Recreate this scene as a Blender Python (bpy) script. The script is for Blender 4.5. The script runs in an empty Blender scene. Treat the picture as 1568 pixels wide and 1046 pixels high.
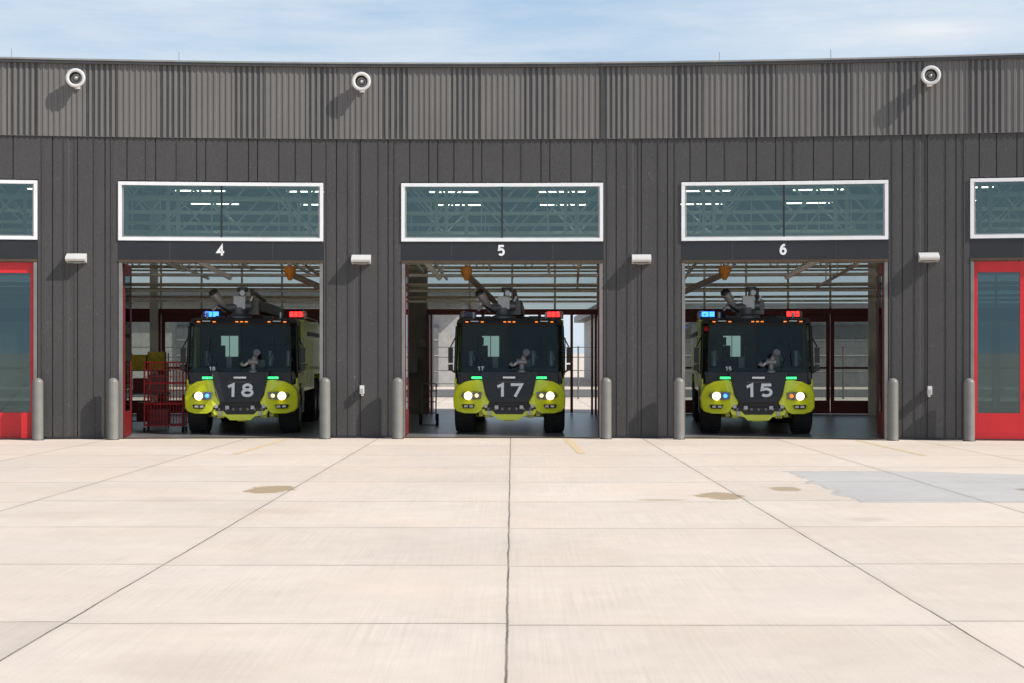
import bpy, math, random, bmesh
from mathutils import Vector, Matrix
R=random.Random(7)
sc=bpy.context.scene
# ------------------------------------------------------------------ materials
def newmat(name):
    m=bpy.data.materials.new(name); m.use_nodes=True
    nt=m.node_tree; b=nt.nodes['Principled BSDF']; return m,nt,b
def N(nt,t,**k):
    n=nt.nodes.new(t)
    for a,v in k.items(): setattr(n,a,v)
    return n
def math_(nt,op,a,b=None,c=None):
    n=nt.nodes.new('ShaderNodeMath'); n.operation=op
    for i,v in enumerate((a,b,c)):
        if v is None: continue
        if isinstance(v,(int,float)): n.inputs[i].default_value=v
        else: nt.links.new(v,n.inputs[i])
    return n.outputs[0]
def mixc(nt,f,a,b,mode='MIX'):
    n=nt.nodes.new('ShaderNodeMix'); n.data_type='RGBA'; n.blend_type=mode
    for i,v in ((0,f),(6,a),(7,b)):
        if isinstance(v,(int,float)): n.inputs[i].default_value=v
        elif isinstance(v,tuple): n.inputs[i].default_value=(v[0],v[1],v[2],1)
        else: nt.links.new(v,n.inputs[i])
    return n.outputs[2]
def noise(nt,vec,scale,detail=4,rough=.55):
    n=nt.nodes.new('ShaderNodeTexNoise'); n.inputs['Scale'].default_value=scale
    n.inputs['Detail'].default_value=detail; n.inputs['Roughness'].default_value=rough
    if vec is not None: nt.links.new(vec,n.inputs['Vector'])
    return n.outputs['Fac']
def ramp(nt,x,a,b,lo=0.,hi=1.):
    n=nt.nodes.new('ShaderNodeMapRange'); n.inputs[1].default_value=a; n.inputs[2].default_value=b
    n.inputs[3].default_value=lo; n.inputs[4].default_value=hi; nt.links.new(x,n.inputs[0]); return n.outputs[0]
def simple(name,col,rough=.5,metal=0.,var=.12,scale=3.,bump=0.,bscale=40.,coat=0.):
    m,nt,b=newmat(name)
    tc=N(nt,'ShaderNodeTexCoord').outputs['Object']
    f2=ramp(nt,noise(nt,tc,scale,3),.3,.7,1-var,1+var)
    mul=nt.nodes.new('ShaderNodeVectorMath'); mul.operation='SCALE'
    mul.inputs[0].default_value=col; nt.links.new(f2,mul.inputs['Scale'])
    nt.links.new(mul.outputs[0],b.inputs['Base Color'])
    b.inputs['Roughness'].default_value=rough; b.inputs['Metallic'].default_value=metal
    if coat: b.inputs['Coat Weight'].default_value=coat
    if bump:
        bn=N(nt,'ShaderNodeBump'); bn.inputs['Strength'].default_value=bump; bn.inputs['Distance'].default_value=.01
        nt.links.new(noise(nt,tc,bscale,2),bn.inputs['Height']); nt.links.new(bn.outputs[0],b.inputs['Normal'])
    return m
def emis(name,col,st):
    m,nt,b=newmat(name); b.inputs['Base Color'].default_value=(*col,1)
    b.inputs['Emission Color'].default_value=(*col,1); b.inputs['Emission Strength'].default_value=st
    return m
def glass(name,tint,refl,rcol=(1,1,1),rough=.02,fw=.8):
    m=bpy.data.materials.new(name); m.use_nodes=True; nt=m.node_tree; nt.nodes.clear()
    o=N(nt,'ShaderNodeOutputMaterial'); t=N(nt,'ShaderNodeBsdfTransparent'); g=N(nt,'ShaderNodeBsdfGlossy'); x=N(nt,'ShaderNodeMixShader')
    t.inputs[0].default_value=(*tint,1); g.inputs[0].default_value=(*rcol,1); g.inputs['Roughness'].default_value=rough
    lw=N(nt,'ShaderNodeLayerWeight'); lw.inputs[0].default_value=.25
    f=math_(nt,'ADD',math_(nt,'MULTIPLY',lw.outputs['Fresnel'],fw),refl)
    nt.links.new(f,x.inputs[0]); nt.links.new(t.outputs[0],x.inputs[1]); nt.links.new(g.outputs[0],x.inputs[2]); nt.links.new(x.outputs[0],o.inputs[0])
    return m
def panelmat(name,col,speck=.0,stain=.15,streak=.05):
    m,nt,b=newmat(name)
    tc=N(nt,'ShaderNodeTexCoord').outputs['Object']
    a=ramp(nt,noise(nt,tc,.9,4),.3,.7,1-stain,1+stain)
    mp=N(nt,'ShaderNodeMapping'); mp.inputs['Scale'].default_value=(5,5,.4); nt.links.new(tc,mp.inputs[0])
    st=ramp(nt,noise(nt,mp.outputs[0],1.,3),.3,.7,1-streak,1+streak)
    fac=math_(nt,'MULTIPLY',a,st)
    v=N(nt,'ShaderNodeVectorMath'); v.operation='SCALE'; v.inputs[0].default_value=col; nt.links.new(fac,v.inputs['Scale'])
    c=v.outputs[0]
    if speck:
        s1=ramp(nt,noise(nt,tc,30.,2),.69,.75)
        c=mixc(nt,math_(nt,'MULTIPLY',s1,speck),c,(.26,.255,.25))
        s2=ramp(nt,noise(nt,tc,26.,3),.3,.7,.82,1.16)
        v2=N(nt,'ShaderNodeVectorMath'); v2.operation='SCALE'; nt.links.new(c,v2.inputs[0]); nt.links.new(s2,v2.inputs['Scale']); c=v2.outputs[0]
        bn=N(nt,'ShaderNodeBump'); bn.inputs['Strength'].default_value=.5; bn.inputs['Distance'].default_value=.006
        nt.links.new(noise(nt,tc,45.,2),bn.inputs['Height']); nt.links.new(bn.outputs[0],b.inputs['Normal'])
    nt.links.new(c,b.inputs['Base Color']); b.inputs['Roughness'].default_value=.6
    return m

M_panel=panelmat('dark_panel',(.052,.050,.0495),.6,.07,.04)
M_corr=panelmat('corrugated_metal',(.142,.136,.129),0.,.05,.03)
M_coping=simple('coping_metal',(.06,.058,.057),.4,.2)
M_header=simple('header_black_panel',(.016,.017,.020),.35)
M_bronze=simple('bronze_trim',(.09,.06,.035),.4,.3)
M_white=simple('white_frame',(.76,.77,.78),.4,var=.04)
M_alu=simple('aluminium_trim',(.30,.30,.29),.4,.3)
M_jamb=simple('jamb_trim',(.20,.195,.19),.45,.2)
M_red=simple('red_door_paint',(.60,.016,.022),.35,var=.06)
M_dred=simple('shaded_and_dark_red_paint',(.17,.012,.012),.4,var=.06)  # door red with indoor shade put into the colour; also used for dark red gear
M_glass=glass('window_glass',(.66,.75,.72),.10,(.55,.78,.82))
M_dglass=glass('door_glass',(.28,.35,.36),.11,(.62,.86,.90))
M_fglass=glass('clear_glass',(.70,.73,.71),.03)
M_inner=simple('interior_wall',(.27,.25,.225),.8)
M_innerd=simple('interior_dark',(.08,.075,.07),.8)
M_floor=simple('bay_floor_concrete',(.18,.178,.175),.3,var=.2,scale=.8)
M_steel=simple('painted_white_steel',(.74,.70,.64),.5,var=.06)
M_tan=simple('bounce_tinted_steel',(.44,.37,.29),.55,var=.1)  # off-white steel, warm light bounced off the ground painted into its colour
M_deck=simple('roof_deck',(.38,.38,.37),.7)
M_orange=simple('orange_plastic',(.72,.27,.04),.5)
M_duct=simple('exhaust_duct',(.28,.23,.19),.5)
M_boll=simple('bollard_paint',(.19,.185,.168),.45,var=.1,scale=4.,bump=.1)
M_lampw=simple('lamp_housing',(.62,.61,.59),.4,var=.05)
M_lens=simple('lamp_lens',(.45,.45,.42),.3)
M_led=emis('ceiling_led',(1,.96,.86),7.)
M_dark=simple('dark_cavity',(.02,.02,.02),.6)
# truck
M_lime=simple('lime_paint',(.74,.80,.022),.28,var=.05,coat=.5)
M_blk=simple('black_paint',(.010,.010,.011),.42,var=.1)
M_rub=simple('tire_rubber',(.018,.018,.018),.85,bump=.3)
M_grey=simple('turret_grey',(.17,.17,.17),.4,.4)
M_lgrey=simple('light_grey_metal',(.42,.42,.42),.35,.5)
M_chrome=simple('brushed_chrome',(.6,.6,.6),.22,.9)
M_wind=glass('windshield_glass',(.50,.58,.56),.015,(.8,1,1),fw=.32)
M_seat=simple('seat_fabric',(.045,.05,.05),.8)
M_rearglow=emis('cab_rear_window_glow',(.42,.58,.54),.8)  # no lamp: brightness of the cab rear window put in as emission
M_num=simple('silver_numeral',(.76,.76,.74),.45,var=.05)
M_head=emis('headlight_lens',(1,.80,.34),3.8)
M_green=emis('green_led',(.03,1,.18),2.6)
M_blue=emis('blue_led',(.03,.16,1),5.)
M_redl=emis('red_led',(1,.02,.02),4.)
M_amb=emis('amber_led',(1,.26,.03),1.1)
M_hlw=emis('soft_white_led',(1,.86,.42),1.3)

# ------------------------------------------------------------------ mesh builder
class MB:
    def __init__(s): s.v=[];s.f=[];s.m=[];s.sm=[];s.mats=[]
    def mi(s,m):
        if m not in s.mats: s.mats.append(m)
        return s.mats.index(m)
    def add(s,vs,fs,mat,T=None,smooth=False):
        o=len(s.v)
        for p in vs: s.v.append(tuple(T(*p)) if T else tuple(p))
        i=s.mi(mat)
        for f in fs: s.f.append([o+k for k in f]); s.m.append(i); s.sm.append(smooth)
    def box(s,x0,x1,y0,y1,z0,z1,mat,T=None):
        vs=[(x,y,z) for z in (z0,z1) for y in (y0,y1) for x in (x0,x1)]
        s.add(vs,[(0,2,3,1),(4,5,7,6),(0,1,5,4),(2,6,7,3),(0,4,6,2),(1,3,7,5)],mat,T)
    def bbox(s,x0,x1,y0,y1,z0,z1,mat,T,step=1.8):
        n=max(1,int(math.ceil((x1-x0)/step))); vs=[];fs=[]
        for i in range(n+1):
            x=x0+(x1-x0)*i/n
            vs+=[(x,y0,z0),(x,y1,z0),(x,y1,z1),(x,y0,z1)]
        for i in range(n):
            a=4*i;b=a+4
            fs+=[(a,b,b+3,a+3),(a+1,a+2,b+2,b+1),(a+3,b+3,b+2,a+2),(a,a+1,b+1,b)]
        fs+=[(0,3,2,1),(4*n,4*n+1,4*n+2,4*n+3)]
        s.add(vs,fs,mat,T)
    def tube(s,p,q,r,mat,r2=None,seg=12,smooth=True,T=None):
        p=Vector(p);q=Vector(q);r2=r if r2 is None else r2
        d=(q-p).normalized(); u=d.orthogonal().normalized(); w=d.cross(u)
        vs=[];
        for c,rr in ((p,r),(q,r2)):
            for i in range(seg):
                a=2*math.pi*i/seg; vs.append(tuple(c+u*math.cos(a)*rr+w*math.sin(a)*rr))
        fs=[(i,(i+1)%seg,seg+(i+1)%seg,seg+i) for i in range(seg)]
        s.add(vs,fs,mat,T,smooth)
        s.add(vs[:seg],[tuple(range(seg))[::-1]],mat,T); s.add(vs[seg:],[tuple(range(seg))],mat,T)
    def lathe(s,prof,axis,c,mat,seg=28,T=None,smooth=True):
        vs=[];n=len(prof)
        for r,h in prof:
            for i in range(seg):
                a=2*math.pi*i/seg; A=r*math.cos(a);B=r*math.sin(a)
                if axis=='z': p=(c[0]+A,c[1]+B,c[2]+h)
                elif axis=='y': p=(c[0]+A,c[1]+h,c[2]+B)
                else: p=(c[0]+h,c[1]+A,c[2]+B)
                vs.append(p)
        fs=[(j*seg+i,j*seg+(i+1)%seg,(j+1)*seg+(i+1)%seg,(j+1)*seg+i) for j in range(n-1) for i in range(seg)]
        s.add(vs,fs,mat,T,smooth)
    def prism(s,poly,yf,yb,mat,T=None):
        n=len(poly); f=[(x,(yf(x,z) if callable(yf) else yf),z) for x,z in poly]
        b=[(x,yb,z) for x,z in poly]
        s.add(f+b,[tuple(range(n)),tuple(range(2*n-1,n-1,-1))]+[(i,i+n,(i+1)%n+n,(i+1)%n) for i in range(n)],mat,T)
    def xprism(s,poly,x0,x1,mat,T=None):
        n=len(poly)
        s.add([(x0,y,z) for y,z in poly]+[(x1,y,z) for y,z in poly],[tuple(range(n)),tuple(range(2*n-1,n-1,-1))]+[(i,i+n,(i+1)%n+n,(i+1)%n) for i in range(n)],mat,T)
    def loft(s,rings,mats,T=None,cap=None):
        n=len(rings[0])
        for j in range(len(rings)-1):
            for i in range(n):
                k=(i+1)%n
                m=mats[i] if isinstance(mats,list) else mats
                if m is None: continue
                s.add([rings[j][i],rings[j][k],rings[j+1][k],rings[j+1][i]],[(0,1,2,3)],m,T)
        if cap: s.add(rings[-1],[tuple(range(n))],cap,T)
    def ribbon(s,pts,w,mat,y0,y1,closed=False):
        P=[Vector((a,b)) for a,b in pts]; n=len(P); L=[];Rr=[]
        for i in range(n):
            if closed: a=P[i-1];c=P[(i+1)%n]
            else: a=P[i-1] if i else None; c=P[i+1] if i<n-1 else None
            d1=(P[i]-a).normalized() if a is not None else None
            d2=(c-P[i]).normalized() if c is not None else None
            if d1 is None: d1=d2
            if d2 is None: d2=d1
            n1=Vector((-d1.y,d1.x)); n2=Vector((-d2.y,d2.x)); m=(n1+n2)
            if m.length<1e-4: m=n1
            m.normalize(); k=min(1/max(.35,m.dot(n1)),2.2)
            L.append(P[i]+m*w/2*k); Rr.append(P[i]-m*w/2*k)
        rng=range(n) if closed else range(n-1)
        for i in rng:
            j=(i+1)%n; q=[L[i],L[j],Rr[j],Rr[i]]
            s.add([(v.x,y0,v.y) for v in q]+[(v.x,y1,v.y) for v in q],[(0,1,2,3),(7,6,5,4),(0,4,5,1),(1,5,6,2),(2,6,7,3),(3,7,4,0)],mat)
    def mesh(s,name):
        me=bpy.data.meshes.new(name); me.from_pydata(s.v,[],s.f)
        for m in s.mats: me.materials.append(m)
        me.polygons.foreach_set('material_index',s.m); me.polygons.foreach_set('use_smooth',s.sm)
        me.update()
        bm=bmesh.new(); bm.from_mesh(me); bmesh.ops.recalc_face_normals(bm,faces=bm.faces); bm.to_mesh(me); bm.free()
        return me
    def obj(s,name,parent=None,bevel=0.):
        return mkobj(name,s.mesh(name),parent,bevel)
def mkobj(name,me,parent=None,bevel=0.):
    o=bpy.data.objects.new(name,me); sc.collection.objects.link(o)
    if parent: o.parent=parent
    if bevel:
        b=o.modifiers.new('bevel','BEVEL'); b.width=bevel; b.segments=2; b.limit_method='ANGLE'; b.angle_limit=math.radians(35)
    return o
def empty(name):
    o=bpy.data.objects.new(name,None); sc.collection.objects.link(o); return o
def ell(cx,cy,rx,ry,a0=0,a1=360,n=18):
    return [(cx+rx*math.cos(math.radians(a0+(a1-a0)*i/n)),cy+ry*math.sin(math.radians(a0+(a1-a0)*i/n))) for i in range(n+1)]
DIG={'1':[([(-.20,.25),(.05,.42),(.05,-.5)],0)],
 '4':[([(.13,-.5),(.13,.40),(-.27,-.19),(.34,-.19)],0)],
 '5':[([(.25,.41),(-.17,.41),(-.21,.06)]+ell(-.01,-.14,.245,.255,125,-140,14),0)],
 '6':[(ell(0,-.16,.23,.25)[:-1],1),([(.18,.41),(.02,.38),(-.13,.25),(-.21,.06),(-.235,-.16)],0)],
 '7':[([(-.29,.41),(.25,.41),(-.08,-.5)],0)],
 '8':[(ell(0,.22,.185,.19)[:-1],1),(ell(0,-.19,.235,.22)[:-1],1)],
 '2':[([(-.22,.2)]+ell(0,.2,.22,.21,160,-30,10)+[(-.22,-.41),(.27,-.41)],0)],
 '3':[(ell(-.02,.21,.2,.2,150,-80,10)+ell(-.02,-.2,.23,.21,80,-150,10),0)]}
def number(name,txt,h,mat,parent,loc,rot,xs=1.,th=.19,ext=.008,adv=.70):
    mb=MB(); x0=-(len(txt)-1)*adv/2
    for i,ch in enumerate(txt):
        for j,(pts,cl) in enumerate(DIG[ch]):
            mb.ribbon([((x0+i*adv+a)*h*xs,b*h) for a,b in pts],th*h,mat,-ext-.0008*j,.0,bool(cl))
    o=mb.obj(name,parent); o.location=loc; o.rotation_euler=rot; return o

# ------------------------------------------------------------------ curved site geometry
RAD=81.; CX=-1.6; CY=37.1-RAD
def A(s): return s/RAD
def B(s,d,z):
    a=s/RAD; r=RAD+d
    return (CX+r*math.sin(a),CY+r*math.cos(a),z)
def place(o,s,d,z=0.):
    o.location=B(s,d,z); o.rotation_euler=(0,0,-s/RAD)
BAY0=1.355; PITCH=6.9; HW=2.5
bays=list(range(-3,4))
def bc(k): return BAY0+PITCH*k
S0=bc(-3)-HW-1.9; S1=bc(3)+HW+1.9
Z_D=4.35; Z_W0=4.85; Z_W1=6.29; Z_P=7.385; Z_C=9.13; Z_T=9.24; DEPTH=15.

station=empty('fire_station_building')
def profile_wall(mb,pts,z0,z1,mat):
    vs=[];fs=[]
    for s,d in pts: vs+=[(s,d,z0),(s,d,z1)]
    for i in range(len(pts)-1): fs.append((2*i,2*i+2,2*i+3,2*i+1))
    mb.add(vs,fs,mat,B)
def seams(a,b,pos,kind):
    pts=[(a,0.)]
    for p,k in zip(pos,kind):
        w=.013
        if k==0: pts+=[(p-w,0.),(p-w,.035),(p+w,.035),(p+w,0.)]
        elif k==1: pts+=[(p-w,0.),(p-w,-.016),(p+w,-.016),(p+w,0.)]
        else: pts+=[(p-.07,0.),(p-.055,.014),(p+.055,.014),(p+.07,0.)]
    pts.append((b,0.)); return pts
mb=MB()
piers=[(S0,bc(-3)-HW)]+[(bc(k)+HW,bc(k+1)-HW) for k in bays[:-1]]+[(bc(3)+HW,S1)]
for a,b in piers:
    L=b-a
    base=[.10,.33,.62,.80,.92,1.36,1.58,1.76]
    kinds=[1,0,1,2,0,1,0,1]
    pos=[a+p/1.9*L+R.uniform(-.02,.02) for p in base]
    profile_wall(mb,seams(a,b,pos,kinds),.06,Z_P,M_panel)
    for sx in (a,b):
        mb.box(sx-(.0 if sx==a else .02),sx+(.02 if sx==a else 0.),.002,.30,.0,Z_W1,M_panel,B)
    mb.bbox(a+.03,b-.03,.05,.28,0.,Z_P,M_innerd,B)
    mb.bbox(a+.005,b-.005,-.012,.02,0.0,.06,M_header,B)
for k in bays:
    a=bc(k)-HW; b=bc(k)+HW
    pos=[];kinds=[];p=a+.22
    while p<b-.12:
        pos.append(p);kinds.append(R.choice([0,0,1,0])); p+=R.choice([.22,.40,.47,.52])
    profile_wall(mb,seams(a,b,pos,kinds),Z_W1+.03,Z_P,M_panel)
    mb.bbox(a,b,.06,.28,Z_W1+.05,Z_P,M_innerd,B)
mb.obj('facade_panels',station)
mb=MB(); pts=[];s=S0
while s<S1:
    w=R.choice([.045,.05,.055,.06]); g=R.choice([.060,.065,.065,.075])
    pts+=[(s,-.03),(s+.010,-.048),(s+.010+w,-.048),(s+.020+w,-.03)]
    s+=.020+w+g
pts.append((s,-.03))
profile_wall(mb,pts,Z_P-.012,Z_C+.01,M_corr)
mb.bbox(S0,s,-.026,.25,Z_P-.002,Z_C,M_coping,B)
for a,b in piers:
    for e in (a,b):
        if S0<e<S1: mb.box(e-.012,e+.012,-.062,-.045,Z_P-.01,Z_C,M_coping,B)
mb.obj('corrugated_parapet',station)
mb=MB()
mb.bbox(S0-.05,s+.05,-.12,.35,Z_C+.005,Z_T,M_coping,B)
mb.bbox(S0-.05,s+.05,-.14,-.12,Z_T-.03,Z_T+.01,M_alu,B)
mb.obj('roof_coping',station)
fr=MB(); gl=MB(); hd=MB()
for k in bays:
    c=bc(k);a=c-HW;b=c+HW
    t=.085
    fr.bbox(a+.01,b-.01,-.035,.10,Z_W1-t,Z_W1,M_white,B); fr.bbox(a+.01,b-.01,-.035,.10,Z_W0,Z_W0+t,M_white,B)
    fr.box(a+.01,a+.01+t,-.033,.10,Z_W0+t,Z_W1-t,M_white,B); fr.box(b-.01-t,b-.01,-.033,.10,Z_W0+t,Z_W1-t,M_white,B)
    fr.box(c-.022,c+.022,.0,.07,Z_W0+t,Z_W1-t,M_header,B)
    fr.box(a+.1,a+.135,.01,.07,Z_W0+t,Z_W1-t,M_alu,B); fr.box(b-.135,b-.1,.01,.07,Z_W0+t,Z_W1-t,M_alu,B)
    fr.bbox(a+.135,b-.135,.01,.07,Z_W0+t,Z_W0+t+.03,M_alu,B)
    gl.bbox(a+.1,b-.1,.035,.045,Z_W0+t,Z_W1-t,M_glass,B)
    hd.bbox(a+.005,b-.005,.0,.06,Z_D+.03,Z_W0-.012,M_header,B)
    for e in (-1.25,0,1.25): hd.box(c+e-.008,c+e+.008,-.006,.0,Z_D+.03,Z_W0-.012,M_coping,B)
    hd.bbox(a+.005,b-.005,-.02,.10,Z_D-.03,Z_D+.03,M_bronze,B)
    hd.bbox(a+.0,b-.0,.07,.28,Z_D,Z_W0,M_innerd,B)
    for q0,q1 in ((a+.02,a+.10),(b-.10,b-.02)): fr.box(q0,q1,-.008,.16,0,Z_D-.035,M_jamb,B)
    hd.bbox(a+.02,b-.02,-.05,.2,0.004,.018,M_bronze,B)
    x,y,z=B(c-.02,-.010,4.63)
    number('bay_number',str(5+k),.27,M_white,station,(x,y,z),(0,0,-A(c)),xs=.95,th=.2)
fr.obj('window_and_jamb_frames',station,.004); gl.obj('transom_glass',station); hd.obj('door_headers',station)

def leaf(mb,s0,s1,d0,d1,z0,z1,T,mat,gmat,bot=.62):
    w=.11
    mb.box(s0,s0+w,d0,d1,z0,z1,mat,T); mb.box(s1-w,s1,d0,d1,z0,z1,mat,T)
    mb.box(s0+w,s1-w,d0,d1,z1-.26,z1,mat,T); mb.box(s0+w,s1-w,d0,d1,z0,z0+bot,mat,T)
    dm=(d0+d1)/2
    mb.box(s0+w,s1-w,dm-.005,dm+.005,z0+bot,z1-.26,gmat,T)
mb=MB()
openb=(-1,0,1)
for k in bays:
    c=bc(k)
    if k in openb:
        for sg in (-1,1):
            for j in (0,1):
                s_in=c+sg*(2.475-j*.05)
                def T(u,v,z,s_in=s_in,sg=sg): return B(s_in+v*sg*-1,u+.30,z)
                leaf(mb,0,1.15,0,.04,.03,Z_D-.05,T,M_dred,M_dglass)  # open leaves take the shade-darkened version of the door red
    else:
        for j in range(4):
            a=c-2.42+j*1.21
            leaf(mb,a+.006,a+1.204,.10,.16,.03,Z_D-.045,B,M_red,M_dglass)
            mb.box(a+.03,a+.05,.07,.10,1.0,1.25,M_alu,B)
mb.obj('four_fold_doors',station,.004)

# interior + rear wall
REAR={k:(bc(k)-HW,bc(k)+HW) for k in bays}
REAR[-1]=(bc(-1)-4.45,bc(-1)+HW); REAR[-2]=(bc(-2)-HW,bc(-2)+1.5); REAR[1]=(bc(1)-HW,bc(1)+3.5); 
mb=MB(); rg=MB()
prev=S0
for k in bays:
    a,b=REAR[k]
    mb.bbox(prev,a,DEPTH,DEPTH+.3,0,8.7,M_inner,B); prev=b
    mb.bbox(a,b,DEPTH,DEPTH+.3,5.6,8.7,M_inner,B)
    mb.bbox(a,b,DEPTH,DEPTH+.2,3.42,3.62,M_dred,B)
    nn=int(round((b-a)/1.25))
    for j in range(nn+1):
        e=a+j*(b-a)/nn
        rg.box(e-.03,e+.03,DEPTH+.05,DEPTH+.12,3.62,5.6,M_steel,B)
    for zz in (4.2,4.9): rg.bbox(a,b,DEPTH+.04,DEPTH+.13,zz,zz+.06,M_tan,B)
    rg.bbox(a+.01,b-.01,DEPTH+.14,DEPTH+.15,3.63,5.59,M_fglass,B)
    lw=(b-a)/nn
    if k!=0:
        for j in range(nn):
            q=a+j*lw
            leaf(rg,q+.005,q+lw-.005,DEPTH+.1,DEPTH+.17,.02,3.42,B,M_dred,M_fglass,.45)
            rg.box(q+.11,q+lw-.11,DEPTH+.09,DEPTH+.18,1.55,1.62,M_dred,B)
    else:
        # folded open leaves standing at both jambs
        for e in (a+.03,a+.14,b-.20,b-.09):
            rg.box(e,e+.06,DEPTH-1.1,DEPTH+.1,.02,3.42,M_dred,B)
        rg.box(a+.95,a+1.03,DEPTH+.02,DEPTH+.1,.02,3.42,M_dred,B); rg.box(b-.80,b-.72,DEPTH+.02,DEPTH+.1,.02,3.42,M_dred,B)
mb.bbox(prev,S1,DEPTH,DEPTH+.3,0,8.7,M_inner,B)
mb.box(S0,S0+.25,.05,DEPTH,0,8.7,M_inner,B); mb.box(S1-.25,S1,.05,DEPTH,0,8.7,M_inner,B)
mb.bbox(S0,S1,.25,DEPTH+.3,8.4,8.6,M_deck,B)
mb.bbox(S0,S1,DEPTH+.05,DEPTH+.3,8.7,9.1,M_corr,B)
mb.obj('interior_and_rear_walls',station); rg.obj('rear_doors_and_glazing',station)
mb=MB()
def fsheet(mb,s0,s1,d0,d1,z,mat):
    n=int((s1-s0)/1.5)+1
    vs=[];fs=[]
    for i in range(n+1):
        q=s0+(s1-s0)*i/n; vs+=[(q,d0,z),(q,d1,z)]
    for i in range(n): fs.append((2*i,2*i+2,2*i+3,2*i+1))
    mb.add(vs,fs,mat,B)
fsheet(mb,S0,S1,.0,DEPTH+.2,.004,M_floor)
mb.obj('bay_floor',station)
mb=MB()
def truss(d,z0,z1,st,r,mat,a0=S0+.3,a1=S1-.3):
    mb.bbox(a0,a1,d-.05,d+.05,z0,z0+.10,mat,B); mb.bbox(a0,a1,d-.05,d+.05,z1,z1+.10,mat,B)
    q=a0+.1;up=True
    while q<a1-st-.1:
        mb.tube(B(q,d,z0 if up else z1),B(q+st,d,z1 if up else z0),r,mat,seg=5); q+=st; up=not up
for d in (2.2,6.0,9.8,13.): truss(d,6.05,7.2,.95,.036,M_steel)
truss(8.0,4.75,5.55,.6,.024,M_steel); truss(13.2,4.9,5.8,.7,.022,M_tan)
for k in bays:
    q=bc(k)-3.45
    for d in (.45,7.5,14.6): mb.box(q-.11,q+.11,d,d+.22,0,8.4,M_steel,B)
    mb.box(q-.08,q+.08,.4,DEPTH,7.4,7.8,M_steel,B)
    c=bc(k)
    for a0,b0 in ((-2.3,-.4),(.4,2.3)):
        mb.tube(B(c+a0,3.,5.0),B(c+b0,3.,7.2),.028,M_steel,seg=6); mb.tube(B(c+b0,3.,5.0),B(c+a0,3.,7.2),.028,M_steel,seg=6)
    for e in (-1.78,-1.52,1.56,1.84): mb.box(c+e-.045,c+e+.045,3.5,3.6,4.7,8.3,M_steel,B)
mb.obj('roof_trusses',station)
mb=MB()
for d,z,h,m in ((2.4,4.62,.07,M_steel),(5.,4.72,.10,M_tan),(6.2,4.05,.05,M_tan),(7.2,4.35,.08,M_steel),(9.2,3.98,.06,M_steel),(10.5,4.5,.09,M_tan),(11.5,4.1,.09,M_tan),(12.2,3.75,.07,M_steel),(14.,3.95,.08,M_tan),(14.4,4.35,.12,M_steel)):
    mb.bbox(S0+.3,S1-.3,d,d+.10,z,z+h,m,B)
for k in bays:
    c=bc(k)
    for e,zz in ((-2.6,4.86),(-1.9,4.6),(-.6,4.9),(1.1,4.7),(1.9,4.3),(2.7,4.86)):
        mb.box(c+e-.03,c+e+.03,1.2,DEPTH-.3,zz,zz+.07,M_steel if e<1.5 else M_tan,B)
        for d in (3.,7.,11.): mb.box(c+e-.015,c+e+.015,d,d+.03,zz+.07,6.2,M_steel,B)
mb.obj('ceiling_rails_and_conduits',station)
mb=MB()
for k in bays:
    c=bc(k)
    for d in (4.2,8.2,12.2):
        for e in (-1.5,1.5):
            z=6.95
            mb.box(c+e-.7,c+e+.7,d,d+.22,z+.02,z+.08,M_lampw,B); mb.box(c+e-.66,c+e+.66,d+.02,d+.20,z,z+.017,M_led,B)
mb.obj('ceiling_light_fixtures',station)
for k in openb:
    mb=MB(); c={-1:1.35,0:-1.0,1:-1.25}[k]+bc(k)
    dirs={-1:1.,0:.45,1:-1.}[k]
    mb.tube(B(c,3.4,4.42),B(c,3.4,4.25),.16,M_orange); mb.tube(B(c,3.4,4.25),B(c,3.4,4.05),.15,M_orange,r2=.05)
    mb.tube(B(c,3.4,4.42),B(c,3.4,6.2),.05,M_steel)
    mb.tube(B(c+.05*dirs,3.45,4.2),B(c+1.35*dirs,4.6,3.62),.085,M_duct)
    mb.tube(B(c+1.35*dirs,4.6,3.62),B(c+2.4*dirs,6.2,3.1),.075,M_duct)
    mb.tube(B(c-2.9*dirs,3.2,4.85),B(c-1.6*dirs,4.2,4.15),.07,M_steel)
    mb.obj('vehicle_exhaust_hose',None)
mb=MB()
for s in (-10.6,-6.6,6.7,9.4): mb.tube(B(s,.2,Z_T),B(s,.2,Z_T+.28),.008,M_alu,seg=6)
mb.obj('lightning_rods',station)
mb=MB()
for sx,zz,w,h in ((-1.75,1.4,.35,.6),(-1.35,2.3,.2,.3),(4.6,1.5,.4,.8),(4.1,1.3,.15,.5),(-10.6,1.5,.5,.7),(12.,1.4,.4,.6)):
    mb.box(sx,sx+w,DEPTH-.18,DEPTH-.01,zz,zz+h,M_grey,B)
mb.obj('electrical_panels',station,.01)

# ------------------------------------------------------------------ wall lamps, loudspeakers, boxes, bollards
def pier_c(k): return bc(k)+3.45
lm=MB()
lm.xprism([(0,-.10),(-.26,-.06),(-.30,-.02),(-.30,.02),(-.05,.13),(0,.13)],-.235,.235,M_lampw)
lm.box(-.19,.19,-.235,-.04,-.098,-.088,M_lens)
lm.box(-.1,.1,0.0,.02,-.12,.14,M_grey)
lme=lm.mesh('wall_lamp')
for k in (-3,-2,-1,0,1,2):
    o=mkobj('wall_lamp',lme,None,.008); place(o,pier_c(k)-.02,-.005,4.39)
sp=MB()
sp.lathe([(.09,.03),(.10,-.05),(.15,-.13),(.225,-.27),(.235,-.29),(.225,-.31),(.17,-.31),(.15,-.29),(.12,-.18),(.07,-.16)],'y',(0,0,0),M_lampw)
sp.lathe([(.148,-.285),(.115,-.17),(.06,-.15),(.001,-.15)],'y',(0,0,0),M_dark)
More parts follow.
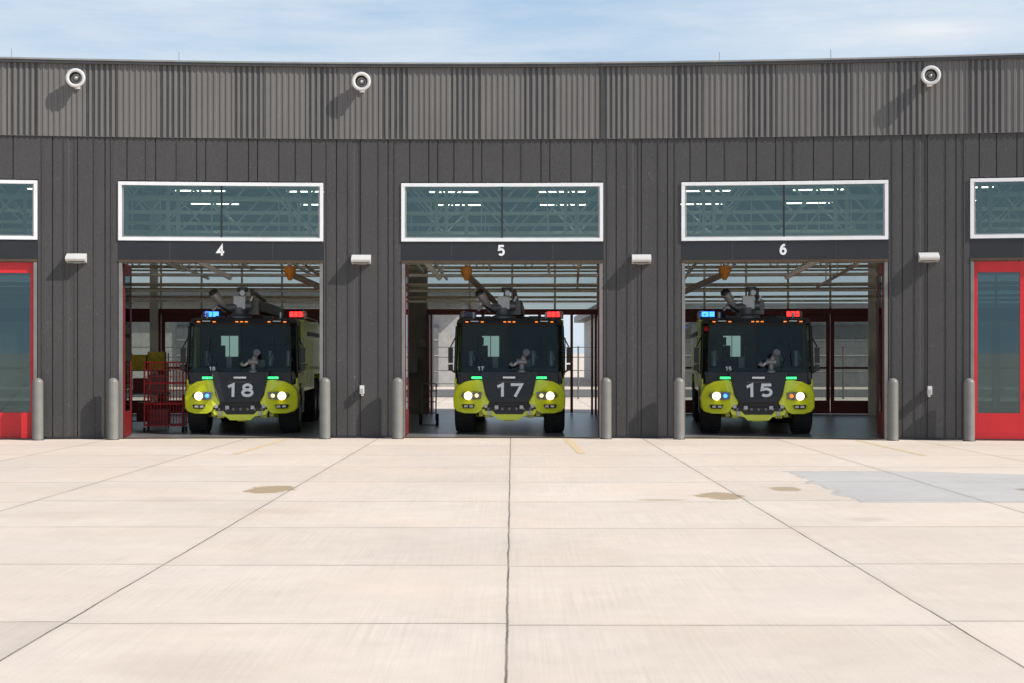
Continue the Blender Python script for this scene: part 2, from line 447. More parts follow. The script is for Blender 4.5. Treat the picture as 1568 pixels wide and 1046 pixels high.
sp.lathe([(.001,-.27),(.06,-.265),(.075,-.24),(.075,-.16)],'y',(0,0,0),M_grey)
sp.lathe([(.001,-.30),(.03,-.295),(.035,-.265)],'y',(0,0,0),M_lgrey)
sp.box(-.06,.06,-.04,.03,-.22,.1,M_lampw)
spe=sp.mesh('horn_loudspeaker')
for k in (-3,-2,-1,1,2):
    o=mkobj('horn_loudspeaker',spe); place(o,pier_c(k),-.06,8.74)
bx=MB(); bx.box(-.05,.05,-.20,.0,-.10,.10,M_lampw); bx.box(-.035,.035,-.207,-.20,-.08,.02,M_lgrey); bx.box(-.03,.03,-.04,0,-.16,-.1,M_lampw)
bxe=bx.mesh('outdoor_outlet_box')
for k in (-1,1):
    o=mkobj('outdoor_outlet_box',bxe,None,.006); place(o,pier_c(k),-.0,1.2)
bo=MB()
prof=[(.133,0)]+[(.13,.01),(.13,1.38)]+[(.13*math.cos(t),1.38+.12*math.sin(t)) for t in [math.pi/2*i/7 for i in range(1,7)]]+[(.001,1.5)]
bo.lathe(prof,'z',(0,0,0),M_boll)
bo.lathe([(.15,.0),(.15,.012),(.13,.014)],'z',(0,0,0),M_header)
boe=bo.mesh('bollard')
for k in bays:
    for sg in (-1,1):
        o=mkobj('bollard',boe); place(o,bc(k)+sg*2.56,-.34,0)

# ------------------------------------------------------------------ carts and gear
mb=MB()
W,D_,H=1.0,.7,1.85
for x in (-W/2,W/2):
    for y in (-D_/2,D_/2):
        mb.tube((x,y,.16),(x,y,H),.022,M_red,seg=8)
        mb.tube((x-.02,y,.07),(x+.02,y,.07),.07,M_rub,seg=14)
for z in (.18,.75,1.3,H):
    for y in (-D_/2,D_/2): mb.tube((-W/2,y,z),(W/2,y,z),.018,M_red,seg=6)
    for x in (-W/2,W/2): mb.tube((x,-D_/2,z),(x,D_/2,z),.018,M_red,seg=6)
for i in range(1,12):
    x=-W/2+W*i/12
    mb.tube((x,-D_/2,.18),(x,-D_/2,H),.008,M_red,seg=5); mb.tube((x,D_/2,.18),(x,D_/2,H),.008,M_red,seg=5)
for i in range(1,9):
    z=.18+(H-.18)*i/9; mb.tube((-W/2,-D_/2,z),(W/2,-D_/2,z),.007,M_red,seg=5)
mb.box(-.46,.46,-.32,.32,.19,.22,M_dred); mb.box(-.4,.1,-.2,.25,.22,.6,M_dred)
o=mb.obj('wire_rack_cart'); place(o,-7.35,3.3)
mb=MB()
mb.box(-.55,.55,-.3,.3,.95,1.0,M_grey)
for x in (-.5,.5):
    for y in (-.26,.26): mb.tube((x,y,0),(x,y,2.1),.02,M_grey,seg=8)
mb.box(-.55,.55,-.3,.3,1.6,1.63,M_grey); mb.box(-.55,.55,-.3,.3,.2,.23,M_grey)
M_gear=simple('turnout_gear_fabric',(.50,.36,.03),.8,var=.3,scale=8)
for i,(x,z,w,h) in enumerate(((-.45,1.63,.4,.42),(.0,1.63,.45,.5),(-.4,1.0,.35,.4),(.05,1.0,.4,.5),(-.3,.23,.6,.5))):
    mb.box(x,x+w,-.25,.2,z,z+h,(M_gear,M_gear,M_dred,M_grey,M_dred)[i])
o=mb.obj('gear_storage_shelf',None,.06); place(o,-8.0,5.)
mb=MB()
mb.box(-.3,.3,-.2,.2,.55,.6,M_grey); mb.box(-.3,.3,-.2,.2,.2,.23,M_grey)
for x in (-.28,.28):
    for y in (-.18,.18): mb.tube((x,y,0),(x,y,.95),.018,M_grey,seg=8)
mb.tube((-.28,-.18,.95),(.28,-.18,.95),.018,M_grey,seg=8)
o=mb.obj('utility_cart'); place(o,-6.75,4.2)
mb=MB()
for x in (-.2,.2):
    mb.tube((x,0,.15),(x,.25,1.2),.02,M_grey,seg=8); mb.tube((x*1.2-.04,.03,.17),(x*1.2+.04,.03,.17),.17,M_rub,seg=18)
for t in (.2,.5,.8,1.): mb.tube((-.2,.25*t,.15+1.05*t),(.2,.25*t,.15+1.05*t),.016,M_grey,seg=6)
mb.box(-.22,.22,-.3,0,.02,.04,M_grey)
o=mb.obj('hand_truck'); place(o,-.75,6.5)

# ------------------------------------------------------------------ airport fire truck
parts=[]
mb=MB()
def ring(z,sx,dy):
    return [(-1.41*sx,2.0,z),(-1.41*sx,.68+dy,z),(-1.26*sx,.40+dy,z),(0,.32+dy,z),(1.26*sx,.40+dy,z),(1.41*sx,.68+dy,z),(1.41*sx,2.0,z)]
r0=ring(1.30,1.0,-.02); r1=ring(1.60,1.0,0)
mb.loft([r0,r1],[M_blk]*7)
mb.loft([ring(2.80,.975,.14),ring(2.86,.985,.10),ring(2.96,.965,.14),ring(3.0,.93,.2)],M_blk,cap=M_blk)
mb.box(-1.36,1.36,2.5,2.56,1.0,2.95,M_blk)
mb.box(-1.3,1.3,.5,2.5,1.24,1.32,M_blk)
A0=ring(1.60,1.,0);A1=ring(2.80,.975,.14)
for i in (1,5): mb.tube(A0[i],A1[i],.045,M_blk,seg=6)
for i in (2,4): mb.tube(A0[i],A1[i],.022,M_blk,seg=6)
for sg in (-1,1):
    mb.box(sg*1.405-.02,sg*1.405+.02,1.98,2.62,1.15,2.95,M_lime)
    mb.box(sg*1.415-.012,sg*1.415+.012,.85,1.98,1.34,1.64,M_lime)
parts.append(('cab',mb,.012))
mb=MB()
mb.loft([A0,A1],[M_wind]*6+[None])
parts.append(('windshield',mb,0))
mb=MB()
mb.box(-1.25,1.25,.55,.95,1.36,1.70,M_seat)
for x in (-.85,.85,0.):
    mb.box(x-.26,x+.26,1.45,1.95,1.40,1.72,M_seat); mb.box(x-.24,x+.24,1.9,2.04,1.7,2.30,M_seat); mb.box(x-.13,x+.13,1.92,2.02,2.31,2.52,M_seat)
for i in range(16):
    a=2*math.pi*i/16;b=2*math.pi*(i+1)/16
    mb.tube((.0+.21*math.cos(a),1.1-.08*math.sin(a),1.88+.19*math.sin(a)),(.0+.21*math.cos(b),1.1-.08*math.sin(b),1.88+.19*math.sin(b)),.016,M_blk,seg=6)
mb.box(-.78,-.32,2.42,2.46,2.0,2.56,M_rearglow); mb.box(-.56,-.54,2.41,2.42,2.0,2.56,M_blk)  # added glowing panel stands for the bright rear window
mb.box(.3,.55,.95,1.0,1.72,1.92,M_grey); mb.box(-.45,-.3,.9,.95,1.7,2.0,M_grey)
for x in (-1.05,.62,1.1):
    mb.tube((x,1.7,1.75),(x,1.75,2.15),.08,M_lgrey,seg=12); mb.tube((x,1.65,2.15),(x+.1,1.6,1.9),.02,M_lgrey,seg=8)
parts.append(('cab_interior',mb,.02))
mb=MB()
for sg in (-1,1):
    mb.tube((sg*.55,.32,1.60),(sg*.85,.40,2.25),.012,M_blk,seg=6); mb.tube((sg*.88,.34,1.75),(sg*.80,.43,2.5),.012,M_blk,seg=6)
mb.tube((-.02,.31,1.62),(-.02,.45,2.8),.014,M_blk,seg=6)
parts.append(('wipers',mb,0))
mb=MB()
mb.prism([(-.74,1.62),(.74,1.62),(.66,1.30),(.58,1.02),(.50,.84),(-.50,.84),(-.58,1.02),(-.66,1.30)],lambda x,z:.0+.16*max(0,(z-1.0)),.6,M_blk)
mb.prism([(-1.38,1.44),(-1.34,1.62),(1.34,1.62),(1.38,1.44),(1.30,1.30),(-1.30,1.30)],lambda x,z:.16+.30*max(0,(abs(x)-.6)/.8)**2,.8,M_blk)
mb.box(-.9,.9,.16,.9,.66,.85,M_blk); mb.box(-.62,.62,.1,.4,.62,.72,M_blk)
for i in range(7): mb.box(-.56+i*.18,-.50+i*.18,.085,.1,.63,.70,M_grey)
mb.box(-.16,.16,.035,.06,1.445,1.50,M_chrome)
mb.box(-.30,.30,.045,.07,1.35,1.365,M_grey)
for sg in (-1,1): mb.tube((sg*.60,.06,1.05),(sg*.70,.09,1.55),.012,M_grey,seg=6)
parts.append(('nose_panel',mb,.02))
mb=MB()
for sg in (-1,1):
    fyf=lambda x,z:.05+.34*(max(0,abs(x)-.6)/.84)**2.2+.22*max(0,z-1.05)
    P=[(.66,1.40),(.84,1.42),(1.12,1.37),(1.33,1.26),(1.42,1.12),(1.45,.95),(1.44,.70),(1.36,.60),(1.16,.55),(.84,.55),(.74,.60),(.66,.72),(.52,.78),(.50,.86),(.60,1.04)]
    poly=[(sg*x,z) for x,z in (P if sg>0 else P[::-1])]
    mb.prism(poly,fyf,1.02,M_lime)
    mb.box(sg*1.36-.07,sg*1.36+.07,.6,1.0,.95,1.45,M_lime)
parts.append(('front_fenders',mb,.03))
mb=MB()
def hy(x): return .05+.34*(max(0,abs(x)-.6)/.84)**2.2
for sg in (-1,1):
    P=[(.70,1.09),(.92,1.11),(1.20,1.08),(1.24,.99),(1.16,.92),(.95,.90),(.72,.93)]
    poly=[(sg*x,z) for x,z in (P if sg>0 else P[::-1])]
    mb.prism(poly,lambda x,z:hy(x)-.018,.3,M_grey)
    mb.box(sg*.32-.05,sg*.32+.05,.02,.12,.66,.76,M_lgrey)
    mb.tube((sg*.60,.04,.74),(sg*.60,.14,.74),.05,M_lgrey,seg=14)
    P=[(.88,.78),(1.22,.78),(1.19,.68),(.92,.68)]
    poly=[(sg*x,z) for x,z in (P if sg>0 else P[::-1])]
    mb.prism(poly,lambda x,z:hy(x)-.012,.3,M_blk)
    for q in (.97,1.11): mb.box(sg*q-.05,sg*q+.05,hy(q)-.03,hy(q),.70,.76,M_lgrey)
parts.append(('headlight_housings',mb,.01))
hl=MB()
for sg in (-1,1):
    hl.lathe([(.001,-.05),(.05,-.045),(.09,-.02),(.105,.0),(.105,.05)],'y',(sg*1.05,hy(1.05)-.02,1.0),M_head,seg=22)
parts.append(('headlights',hl,0))
mb=MB()
for sg in (-1,1):
    mb.box(sg*.80-.16,sg*.80+.16,.13,.16,1.44,1.49,M_green)
    mb.box(sg*.80-.20,sg*.80+.20,.15,.20,1.42,1.50,M_blk)
for x in (-1.1,-.7,-.12,0,.12,.7,1.1): mb.box(x-.035,x+.035,.40,.5,2.89,2.915,M_amb)
mb.box(-1.0,-.80,.41,.47,2.905,2.93,M_lgrey); mb.box(.80,1.0,.41,.47,2.905,2.93,M_lgrey)
parts.append(('marker_lights',mb,0))
mb=MB()
mb.tube((-.95,1.3,.62),(.95,1.3,.62),.085,M_lime,seg=12)
mb.lathe([(.001,-.26),(.14,-.22),(.23,-.1),(.25,0),(.23,.1),(.14,.22),(.001,.26)],'y',(0,1.25,.60),M_lime,seg=18)
mb.prism([(-.72,.66),(-.66,.52),(-.36,.47),(-.26,.38),(.26,.38),(.36,.47),(.66,.52),(.72,.66)],.12,.42,M_lime)
mb.prism([(-.44,.64),(-.34,.53),(.34,.53),(.44,.64)],.105,.12,M_blk)
for sg in (-1,1):
    mb.box(sg*.55-.09,sg*.55+.09,.55,2.2,.42,.60,M_lime)
    mb.tube((sg*.2,.7,.50),(sg*.95,1.3,.45),.05,M_lime,seg=8); mb.tube((sg*.3,1.0,.8),(sg*.85,1.3,.95),.05,M_lime,seg=8)
    mb.box(sg*.74-.06,sg*.74+.06,.7,.95,.45,.72,M_lime)
    mb.tube((sg*.62,1.1,.5),(sg*.72,1.2,1.25),.06,M_lgrey,seg=10)
    mb.box(sg*.50-.04,sg*.50+.04,.08,.12,.50,.62,M_lgrey)
mb.box(-.12,.12,.43,.5,.34,.5,M_lime)
mb.box(-.5,.5,.6,11.,.72,1.3,M_blk)
mb.box(-.85,.85,.7,1.,.6,.9,M_blk)
parts.append(('undercarriage',mb,.012))
mb=MB()
def wheel(x,y,sg):
    r=.64
    prof=[(.36,-.25),(.50,-.27),(.60,-.25),(r,-.19),(r,.19),(.60,.25),(.50,.27),(.36,.25)]
    mb.lathe(prof,'x',(x,y,r),M_rub,seg=36)
    mb.lathe([(.36,-.25),(.34,-.14),(.18,-.10),(.15,-.2),(.001,-.2)] if sg<0 else [(.36,.25),(.34,.14),(.18,.10),(.15,.2),(.001,.2)],'x',(x,y,r),M_lgrey,seg=24)
    for i in range(30):
        a=2*math.pi*i/30
        for o in (-.12,.12):
            cx=x+o; a2=a+(.1 if o>0 else 0)
            c=Vector((cx,y+(r+.005)*math.cos(a2),r+(r+.005)*math.sin(a2)))
            t=Vector((0,-math.sin(a2),math.cos(a2))); n=Vector((0,math.cos(a2),math.sin(a2))); ux=Vector((1,0,0))
            vs=[tuple(c+ux*i1*.10+t*i2*.035+n*i3*.018) for i3 in (-1,1) for i2 in (-1,1) for i1 in (-1,1)]
            mb.add(vs,[(0,2,3,1),(4,5,7,6),(0,1,5,4),(2,6,7,3),(0,4,6,2),(1,3,7,5)],M_rub)
for y in (1.35,7.6,9.2):
    for sg in (-1,1): wheel(sg*1.17,y,sg)
parts.append(('wheels',mb,0))
mb=MB()
mb.box(-1.43,1.43,2.6,6.8,1.05,3.0,M_lime); mb.box(-1.43,1.43,6.8,10.2,1.45,3.0,M_lime); mb.box(-1.43,1.43,10.2,11.4,.95,2.9,M_lime)
mb.box(-1.43,1.43,2.5,2.75,.75,1.1,M_lime)
for sg in (-1,1):
    mb.box(sg*1.25-.18,sg*1.25+.18,.98,1.9,1.30,1.40,M_lime)
    for a,b in ((4.2,5.3),(5.45,6.6)):
        mb.box(sg*1.435-.010,sg*1.435+.010,a,b,1.2,2.5,M_lime)
        for i in range(7): mb.box(sg*1.446-.004,sg*1.446+.004,a,b,1.3+i*.18,1.31+i*.18,M_grey)
    mb.box(sg*1.44-.012,sg*1.44+.012,4.,11.3,2.58,2.70,M_blk)
    mb.box(sg*1.44-.012,sg*1.44+.012,2.7,3.9,1.75,1.80,M_blk)
    for z in (.5,.8): mb.box(sg*1.32-.12,sg*1.32+.12,2.1,2.55,z,z+.04,M_lgrey)
    mb.box(sg*1.43-.01,sg*1.43+.01,2.1,2.13,.5,1.2,M_lgrey); mb.box(sg*1.43-.01,sg*1.43+.01,2.52,2.55,.5,1.2,M_lgrey)
    mb.tube((sg*1.25,2.9,3.15),(sg*1.25,11.,3.15),.02,M_grey,seg=6)
    mb.tube((sg*1.45,2.0,1.5),(sg*1.47,2.0,2.5),.015,M_lgrey,seg=6)
mb.box(-1.0,1.0,3.8,6.8,3.0,3.12,M_blk)
mb.box(-.9,.9,8.,10.5,3.0,3.15,M_grey)
parts.append(('body',mb,.02))
mb=MB()
for sg in (-1,1):
    mb.box(sg*1.54-.06,sg*1.54+.06,.72,.82,1.84,2.24,M_blk); mb.box(sg*1.54-.06,sg*1.54+.06,.72,.82,1.64,1.80,M_blk)
    mb.tube((sg*1.36,.9,2.62),(sg*1.54,.78,2.26),.018,M_blk,seg=8); mb.tube((sg*1.38,.9,1.55),(sg*1.54,.78,1.66),.018,M_blk,seg=8)
parts.append(('mirrors',mb,.025))
mb=MB()
mb.lathe([(.26,0),(.26,.06),(.16,.10),(.14,.26)],'z',(-.10,1.5,3.0),M_grey,seg=20)
mb.box(-.22,.04,1.38,1.62,3.22,3.52,M_lgrey); mb.tube((-.20,1.5,3.3),(.16,1.5,3.3),.11,M_grey)
mb.tube((-.04,1.5,3.4),(-.02,1.42,3.70),.07,M_grey); mb.tube((-.02,1.42,3.56),(.0,1.1,3.58),.06,M_lgrey)
mb.box(-.14,.08,1.4,1.58,3.62,3.72,M_blk); mb.tube((.08,1.5,3.25),(.18,1.5,3.52),.04,M_lgrey,seg=8)
mb.tube((-.14,1.48,3.28),(-.40,1.35,3.24),.095,M_grey); mb.tube((-.38,1.35,3.2),(-.50,1.1,3.44),.075,M_lgrey); mb.tube((-.46,1.15,3.36),(-.60,.98,3.58),.08,M_lgrey,r2=.11)
mb.tube((-.60,.98,3.58),(-.62,.96,3.61),.11,M_blk,r2=.095)
mb.tube((-.45,1.3,3.42),(-.64,1.2,3.18),.035,M_lgrey,seg=8); mb.tube((-.3,1.3,3.15),(-.52,1.15,3.32),.03,M_blk,seg=8)
for v in range(len(mb.v)):
    x,y,z=mb.v[v]; mb.v[v]=(-.18+(x+.1)*1.22,y,3.0+(z-3.0)*1.16)
# articulated boom carried along the roof
mb.box(-.06,.30,2.2,9.5,3.22,3.52,M_blk); mb.box(-.02,.28,1.9,2.3,3.12,3.52,M_grey)
mb.tube((.10,2.1,3.5),(.10,2.0,3.82),.05,M_grey,seg=8); mb.tube((.10,2.0,3.76),(.12,5.2,3.62),.06,M_grey,seg=10)
parts.append(('roof_turret',mb,.01))
mb=MB()
mb.lathe([(.12,0),(.12,.05),(.075,.08),(.07,.22)],'z',(.33,.16,1.60),M_grey,seg=18)
mb.tube((.20,.14,1.88),(.45,.14,1.88),.085,M_grey); mb.tube((.33,.2,1.9),(.41,-.02,2.05),.06,M_lgrey); mb.tube((.41,-.02,2.04),(.45,-.16,2.12),.07,M_grey,r2=.09)
mb.tube((.28,.14,1.9),(.10,.1,1.78),.04,M_lgrey,seg=8); mb.tube((.10,.1,1.78),(.02,.08,1.84),.055,M_grey,seg=10); mb.box(.36,.44,.06,.18,1.94,2.04,M_blk)
parts.append(('bumper_turret',mb,.006))
mb=MB()
for sg in (-1,1):
    mb.box(sg*1.13-.24,sg*1.13+.24,3.30,3.55,3.0,3.10,M_blk)
    mb.lathe([(.10,0),(.11,.12),(.09,.2),(.001,.23)],'z',(sg*1.34,3.7,3.05),M_lgrey,seg=16)
    mb.tube((sg*.78,2.9,3.),(sg*.78,2.9,3.24),.045,M_blk,seg=10)
    mb.box(sg*.62-.12,sg*.62+.12,1.0,1.4,3.0,3.07,M_blk)
    mb.tube((sg*.95,1.0,3.0),(sg*.95,1.0,3.16),.04,M_lgrey,seg=10)
parts.append(('lightbar_housings',mb,.01))
rl=MB()
rl.box(.98,1.32,3.31,3.50,3.10,3.24,M_redl)
for i in range(3): rl.box(.975+i*.12,.99+i*.12,3.305,3.5,3.10,3.245,M_blk)
parts.append(('red_lightbar',rl,.0))
meshes=[(n,m.mesh(n),b) for n,m,b in parts]
bl=MB(); bl.box(-1.32,-.98,3.31,3.50,3.10,3.24,M_blue); bl.box(-1.14,-1.12,3.305,3.5,3.10,3.245,M_blk); bl_on=bl.mesh('blue_lightbar')
bl=MB(); bl.box(-1.32,-.98,3.31,3.50,3.10,3.24,simple('blue_lens_off',(.04,.07,.25),.2)); bl_off=bl.mesh('blue_lightbar_off')
def flasher(x,mat):
    m=MB(); m.lathe([(.001,-.04),(.04,-.03),(.05,-.0),(.05,.05)],'y',(x,hy(x)-.02,1.01),mat,seg=18); return m.mesh('flasher_lamp')
def truck(s,d,num,left,right,blueon=True):
    e=empty('airport_fire_truck'); place(e,s,d)
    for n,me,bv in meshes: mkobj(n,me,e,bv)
    mkobj('blue_lightbar',bl_on if blueon else bl_off,e)
    mkobj('flasher_lamp',flasher(-.83,left),e); mkobj('flasher_lamp',flasher(.83,right),e)
    number('number_decal',num,.34,M_num,e,(0,.018,1.15),(math.radians(-8),0,0),xs=1.5,th=.21,ext=.012,adv=.76)
    number('number_decal_small',num,.10,M_num,e,(-.74,.345,1.70),(0,0,0),xs=1.2,th=.2,ext=.004)
    return e
truck(-5.25,1.3,'18',M_blue,M_hlw)
truck(1.50,1.3,'17',M_hlw,M_hlw,blueon=False)
truck(7.73,1.3,'15',M_blue,M_amb)

# ------------------------------------------------------------------ ground
def ground_mat():
    m,nt,b=newmat('concrete_apron'); L=nt.links
    pos=N(nt,'ShaderNodeNewGeometry').outputs['Position']
    sep=N(nt,'ShaderNodeSeparateXYZ'); L.new(pos,sep.inputs[0]); X,Y=sep.outputs[0],sep.outputs[1]
    wob=math_(nt,'MULTIPLY',math_(nt,'SUBTRACT',noise(nt,pos,1.0,2),.5),.028)
    wob2=math_(nt,'MULTIPLY',math_(nt,'SUBTRACT',noise(nt,pos,9.,3),.5),.010)
    w=math_(nt,'ADD',wob,wob2)
    div=math_(nt,'MULTIPLY',math_(nt,'ADD',1.,math_(nt,'MULTIPLY',math_(nt,'SUBTRACT',37.1,Y),.0026)),3.24)
    ux=math_(nt,'DIVIDE',math_(nt,'ADD',X,math_(nt,'ADD',w,.04)),div)
    lane=math_(nt,'ROUND',math_(nt,'ADD',ux,.5))
    lst=math_(nt,'MULTIPLY',math_(nt,'SINE',math_(nt,'MULTIPLY',lane,2.3)),.10)
    uy=math_(nt,'DIVIDE',math_(nt,'ADD',math_(nt,'ADD',math_(nt,'SUBTRACT',Y,24.5),w),lst),3.2)
    def line(u,sp):
        f=math_(nt,'ABSOLUTE',math_(nt,'SUBTRACT',u,math_(nt,'ROUND',u)))
        return math_(nt,'MULTIPLY',f,sp)
    dx=line(ux,3.3); dy=line(uy,3.2)
    jx=ramp(nt,dx,.004,.014,1,0); jy=ramp(nt,dy,.004,.018,1,0)
    jy=math_(nt,'MULTIPLY',jy,ramp(nt,noise(nt,pos,.8,3),.35,.6,.45,.95))
    joint=math_(nt,'MAXIMUM',math_(nt,'MULTIPLY',jx,ramp(nt,noise(nt,pos,1.1,3),.3,.6,.6,1.)),jy)
    halo=math_(nt,'MAXIMUM',ramp(nt,dx,.0,.14,1,0),ramp(nt,dy,.0,.12,1,0))
    cell=N(nt,'ShaderNodeCombineXYZ'); L.new(lane,cell.inputs[0]); L.new(math_(nt,'ROUND',math_(nt,'ADD',uy,.5)),cell.inputs[1])
    wn=N(nt,'ShaderNodeTexWhiteNoise'); wn.noise_dimensions='2D'; L.new(cell.outputs[0],wn.inputs['Vector'])
    slab=ramp(nt,wn.outputs['Value'],0,1,.955,1.03)
    old=math_(nt,'MULTIPLY',math_(nt,'LESS_THAN',ux,-1.),math_(nt,'MULTIPLY',math_(nt,'LESS_THAN',uy,-4.),math_(nt,'GREATER_THAN',uy,-5.)))
    slab=math_(nt,'MULTIPLY',slab,math_(nt,'SUBTRACT',1.,math_(nt,'MULTIPLY',old,.14)))
    big=ramp(nt,noise(nt,pos,.35,5,.6),.3,.7,.925,1.05)
    mid=ramp(nt,noise(nt,pos,2.6,5,.65),.3,.72,.95,1.035)
    fine=ramp(nt,noise(nt,pos,60.,3,.7),.25,.75,.93,1.06)
    mp=N(nt,'ShaderNodeMapping'); mp.inputs['Scale'].default_value=(30,.5,1); L.new(pos,mp.inputs[0])
    broom=noise(nt,mp.outputs[0],1.,3,.6); 
    bamp=ramp(nt,noise(nt,pos,.6,3),.35,.65,.2,1.)
    br=math_(nt,'ADD',1.,math_(nt,'MULTIPLY',math_(nt,'MULTIPLY',math_(nt,'SUBTRACT',broom,.5),.28),bamp))
    f=math_(nt,'MULTIPLY',math_(nt,'MULTIPLY',math_(nt,'MULTIPLY',slab,big),math_(nt,'MULTIPLY',mid,fine)),br)
    f=math_(nt,'MULTIPLY',f,math_(nt,'SUBTRACT',1.,math_(nt,'MULTIPLY',halo,.05)))
    col=mixc(nt,ramp(nt,noise(nt,pos,.5,4),.35,.65),(.69,.598,.51),(.70,.59,.488))
    def smin(a,b2): return math_(nt,'MINIMUM',a,b2)
    jag=math_(nt,'MULTIPLY',math_(nt,'SUBTRACT',noise(nt,pos,1.2,6,.7),.5),1.6)
    jag2=math_(nt,'MULTIPLY',math_(nt,'SUBTRACT',noise(nt,pos,2.2,6,.7),.5),.9)
    e1=math_(nt,'ADD',math_(nt,'SUBTRACT',X,4.85),jag2)
    e2=math_(nt,'SUBTRACT',Y,21.1)
    e3=math_(nt,'ADD',math_(nt,'SUBTRACT',26.7,Y),math_(nt,'MULTIPLY',jag2,.5))
    e4=math_(nt,'ADD',math_(nt,'SUBTRACT',math_(nt,'SUBTRACT',21.6,X),math_(nt,'MULTIPLY',math_(nt,'SUBTRACT',Y,21.1),2.6)),jag2)
    mm=smin(smin(e1,e2),smin(e3,e4))
    pm=ramp(nt,mm,0,.04)
    edge=math_(nt,'MULTIPLY',pm,ramp(nt,mm,0.02,.09,1,0))
    col=mixc(nt,math_(nt,'MULTIPLY',pm,.88),col,(.51,.50,.485))
    col=mixc(nt,math_(nt,'MULTIPLY',edge,.45),col,(.2,.18,.16))
    def stain(cx,cy,rx,ry,c,st,j=1.,soft=.08):
        nonlocal col
        a=math_(nt,'DIVIDE',math_(nt,'SUBTRACT',X,cx),rx); bb=math_(nt,'DIVIDE',math_(nt,'SUBTRACT',Y,cy),ry)
        q=math_(nt,'ADD',math_(nt,'SQRT',math_(nt,'ADD',math_(nt,'MULTIPLY',a,a),math_(nt,'MULTIPLY',bb,bb))),math_(nt,'MULTIPLY',jag,j))
        k=ramp(nt,q,1-soft,1+soft,st,0); col=mixc(nt,k,col,c)
    stain(-3.72,23.2,.34,.75,(.34,.24,.12),.8,1.6)
    stain(3.08,22.05,.36,.50,(.36,.26,.14),.8,1.6)
    stain(4.2,23.3,.24,.35,(.38,.29,.17),.75,1.6)
    stain(2.15,21.5,.32,.12,(.42,.33,.21),.6,1.)
    stain(8.0,23.1,.25,.3,(.30,.26,.22),.7)
    for cx,cy,rx,ry,st in ((-3.3,20.,.7,.35,.30),(-5.9,19.5,.9,.5,.25),(-2.2,10.,.5,.5,.25),(4.5,19.,.25,.2,.4),(-4.9,21.6,.5,.4,.25)):
        stain(cx,cy,rx,ry,(.50,.40,.32),st,1.2,.5)
    v=N(nt,'ShaderNodeVectorMath'); v.operation='SCALE'; L.new(col,v.inputs[0]); L.new(f,v.inputs['Scale'])
    col=mixc(nt,math_(nt,'MULTIPLY',joint,.88),v.outputs[0],(.065,.052,.042))
    L.new(col,b.inputs['Base Color']); b.inputs['Roughness'].default_value=.85
    h=math_(nt,'ADD',math_(nt,'MULTIPLY',broom,.6),math_(nt,'SUBTRACT',fine,math_(nt,'MULTIPLY',joint,2.)))
    bn=N(nt,'ShaderNodeBump'); bn.inputs['Strength'].default_value=.3; bn.inputs['Distance'].default_value=.006; L.new(h,bn.inputs['Height']); L.new(bn.outputs[0],b.inputs['Normal'])
    return m
mb=MB(); g=3000.
mb.add([(-g,-g,0),(g,-g,0),(g,g,0),(-g,g,0)],[(0,1,2,3)],ground_mat())
mb.obj('concrete_ground')
def ymat():
    m,nt,b=newmat('worn_yellow_paint'); pos=N(nt,'ShaderNodeNewGeometry').outputs['Position']
    c=mixc(nt,ramp(nt,noise(nt,pos,12.,5,.7),.38,.60),(.70,.50,.18),(.69,.58,.46)); nt.links.new(c,b.inputs['Base Color']); b.inputs['Roughness'].default_value=.8; return m
MY=ymat(); mb=MB()
def strip(x0,y0,x1,y1,w):
    mb.add([(x0-w/2,y0,.004),(x0+w/2,y0,.004),(x1+w/2,y1,.004),(x1-w/2,y1,.004)],[(0,1,2,3)],MY)
strip(1.46,31.4,1.34,36.8,.17); strip(-5.75,31.2,-5.5,36.5,.12); strip(8.45,30.8,8.3,36.,.12)
mb.obj('yellow_apron_markings')
M_hang=simple('hangar_cladding',(.40,.39,.37),.6); M_hroof=simple('hangar_roof',(.16,.165,.17),.5)
M_asph=simple('service_road_asphalt',(.12,.118,.112),.9,var=.15)
for x0,x1,zh,dn in ((-60,-3,5.4,6),(6.,70,4.6,7)):
    mb=MB()
    mb.box(x0,x1,92,125,0,zh,M_hang); mb.box(x0-.8,x1+.8,91,126,zh,zh+.5,M_hroof)
    st=(x1-x0)/dn
    for i in range(dn):
        mb.box(x0+i*st+1.5,x0+i*st+st-1.5,91.85,92,0,3.8,M_hroof)
        for j in range(1,4): mb.box(x0+i*st+1.5,x0+i*st+st-1.5,91.82,91.85,j*.95,j*.95+.06,M_hang)
    mb.obj('distant_hangar')
mb=MB(); mb.add([(-70,72,.004),(80,72,.004),(80,86,.004),(-70,86,.004)],[(0,1,2,3)],M_asph); mb.obj('service_road')
mb=MB()
for i in range(45):
    x=-45+i*2.4; mb.tube((x,68,0),(x,68,2.4),.04,M_grey,seg=6)
for z in (.1,.7,1.3,1.9,2.35): mb.tube((-45,68,z),(62,68,z),.02,M_grey,seg=5)
mb.obj('perimeter_fence')

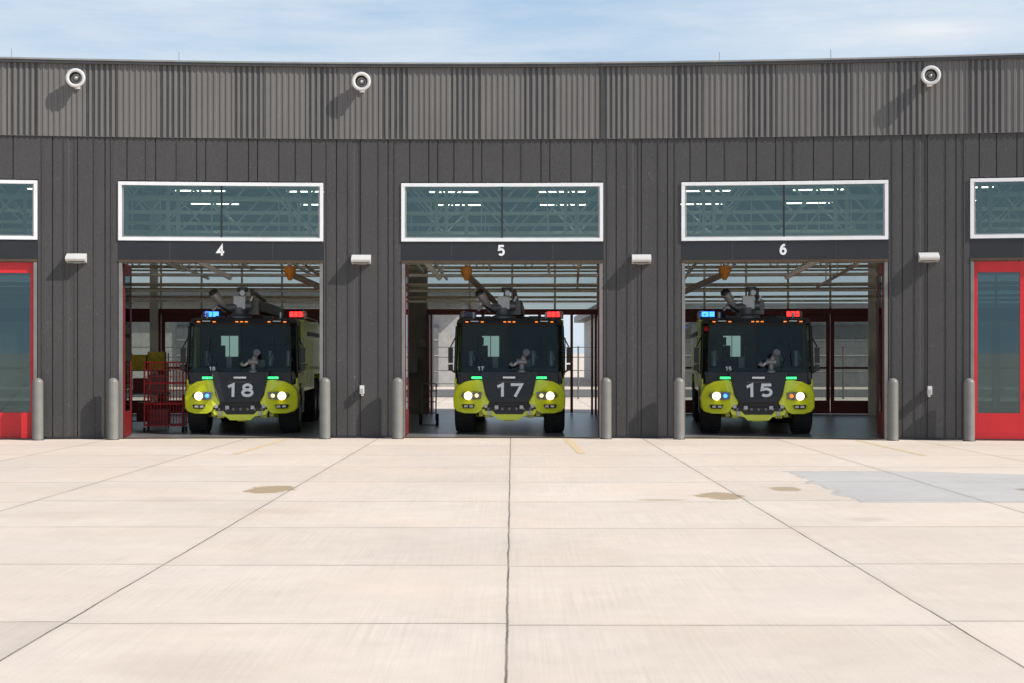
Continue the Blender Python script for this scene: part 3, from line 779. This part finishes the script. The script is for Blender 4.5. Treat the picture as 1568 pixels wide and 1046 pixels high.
# ------------------------------------------------------------------ sun, sky, camera
tos=Vector((2.2,-1.,2.1)).normalized()
el=math.asin(tos.z); az=math.atan2(tos.x,tos.y)
sd=bpy.data.lights.new('sun','SUN'); sd.energy=5.; sd.angle=math.radians(.5); sd.color=(1.,.95,.88)
so=bpy.data.objects.new('sun',sd); sc.collection.objects.link(so); so.rotation_euler=(-tos).to_track_quat('-Z','Y').to_euler()
w=bpy.data.worlds.new('World'); sc.world=w; w.use_nodes=True; nt=w.node_tree; bg=nt.nodes['Background']; bg.inputs[1].default_value=.12
sky=nt.nodes.new('ShaderNodeTexSky'); sky.sky_type='NISHITA'; sky.sun_disc=False; sky.sun_elevation=el; sky.sun_rotation=az; sky.air_density=1.; sky.dust_density=.6; sky.ozone_density=1.5
tc=nt.nodes.new('ShaderNodeTexCoord').outputs['Generated']
sp=nt.nodes.new('ShaderNodeSeparateXYZ'); nt.links.new(tc,sp.inputs[0]); Z=sp.outputs[2]
base=mixc(nt,ramp(nt,Z,.27,.6,.85,.0),sky.outputs[0],(3.2,4.9,6.9))
base=mixc(nt,ramp(nt,Z,.12,.27,.95,0.),base,(5.2,6.2,7.2))
mp=nt.nodes.new('ShaderNodeMapping'); mp.inputs['Scale'].default_value=(2.2,2.2,15.); mp.inputs['Rotation'].default_value=(0,math.radians(6),0); mp.inputs['Location'].default_value=(3.1,0,.4); nt.links.new(tc,mp.inputs[0])
n1=noise(nt,mp.outputs[0],1.6,8,.6)
cl=ramp(nt,n1,.44,.76,.0,.85)
dx_=math_(nt,'DIVIDE',math_(nt,'SUBTRACT',sp.outputs[0],.26),.15); dz_=math_(nt,'DIVIDE',math_(nt,'SUBTRACT',Z,.202),.017)
rr=math_(nt,'SQRT',math_(nt,'ADD',math_(nt,'MULTIPLY',dx_,dx_),math_(nt,'MULTIPLY',dz_,dz_)))
bank=math_(nt,'MULTIPLY',ramp(nt,math_(nt,'ADD',rr,math_(nt,'MULTIPLY',math_(nt,'SUBTRACT',n1,.5),2.2)),.2,1.2,1.,0.),math_(nt,'GREATER_THAN',sp.outputs[1],0.))
cl=math_(nt,'MAXIMUM',cl,bank)
col=mixc(nt,cl,base,(7.1,7.4,7.8))
nt.links.new(col,bg.inputs[0])
cd=bpy.data.cameras.new('camera'); co=bpy.data.objects.new('camera',cd); sc.collection.objects.link(co)
cd.lens=2300/1568*36; cd.sensor_width=36; cd.shift_y=.0108; cd.clip_end=6000; cd.clip_start=.1
co.location=(0,0,2.11); co.rotation_euler=(math.radians(90),0,0); sc.camera=co
sc.view_settings.view_transform='Standard'; sc.view_settings.look='None'; sc.view_settings.exposure=0
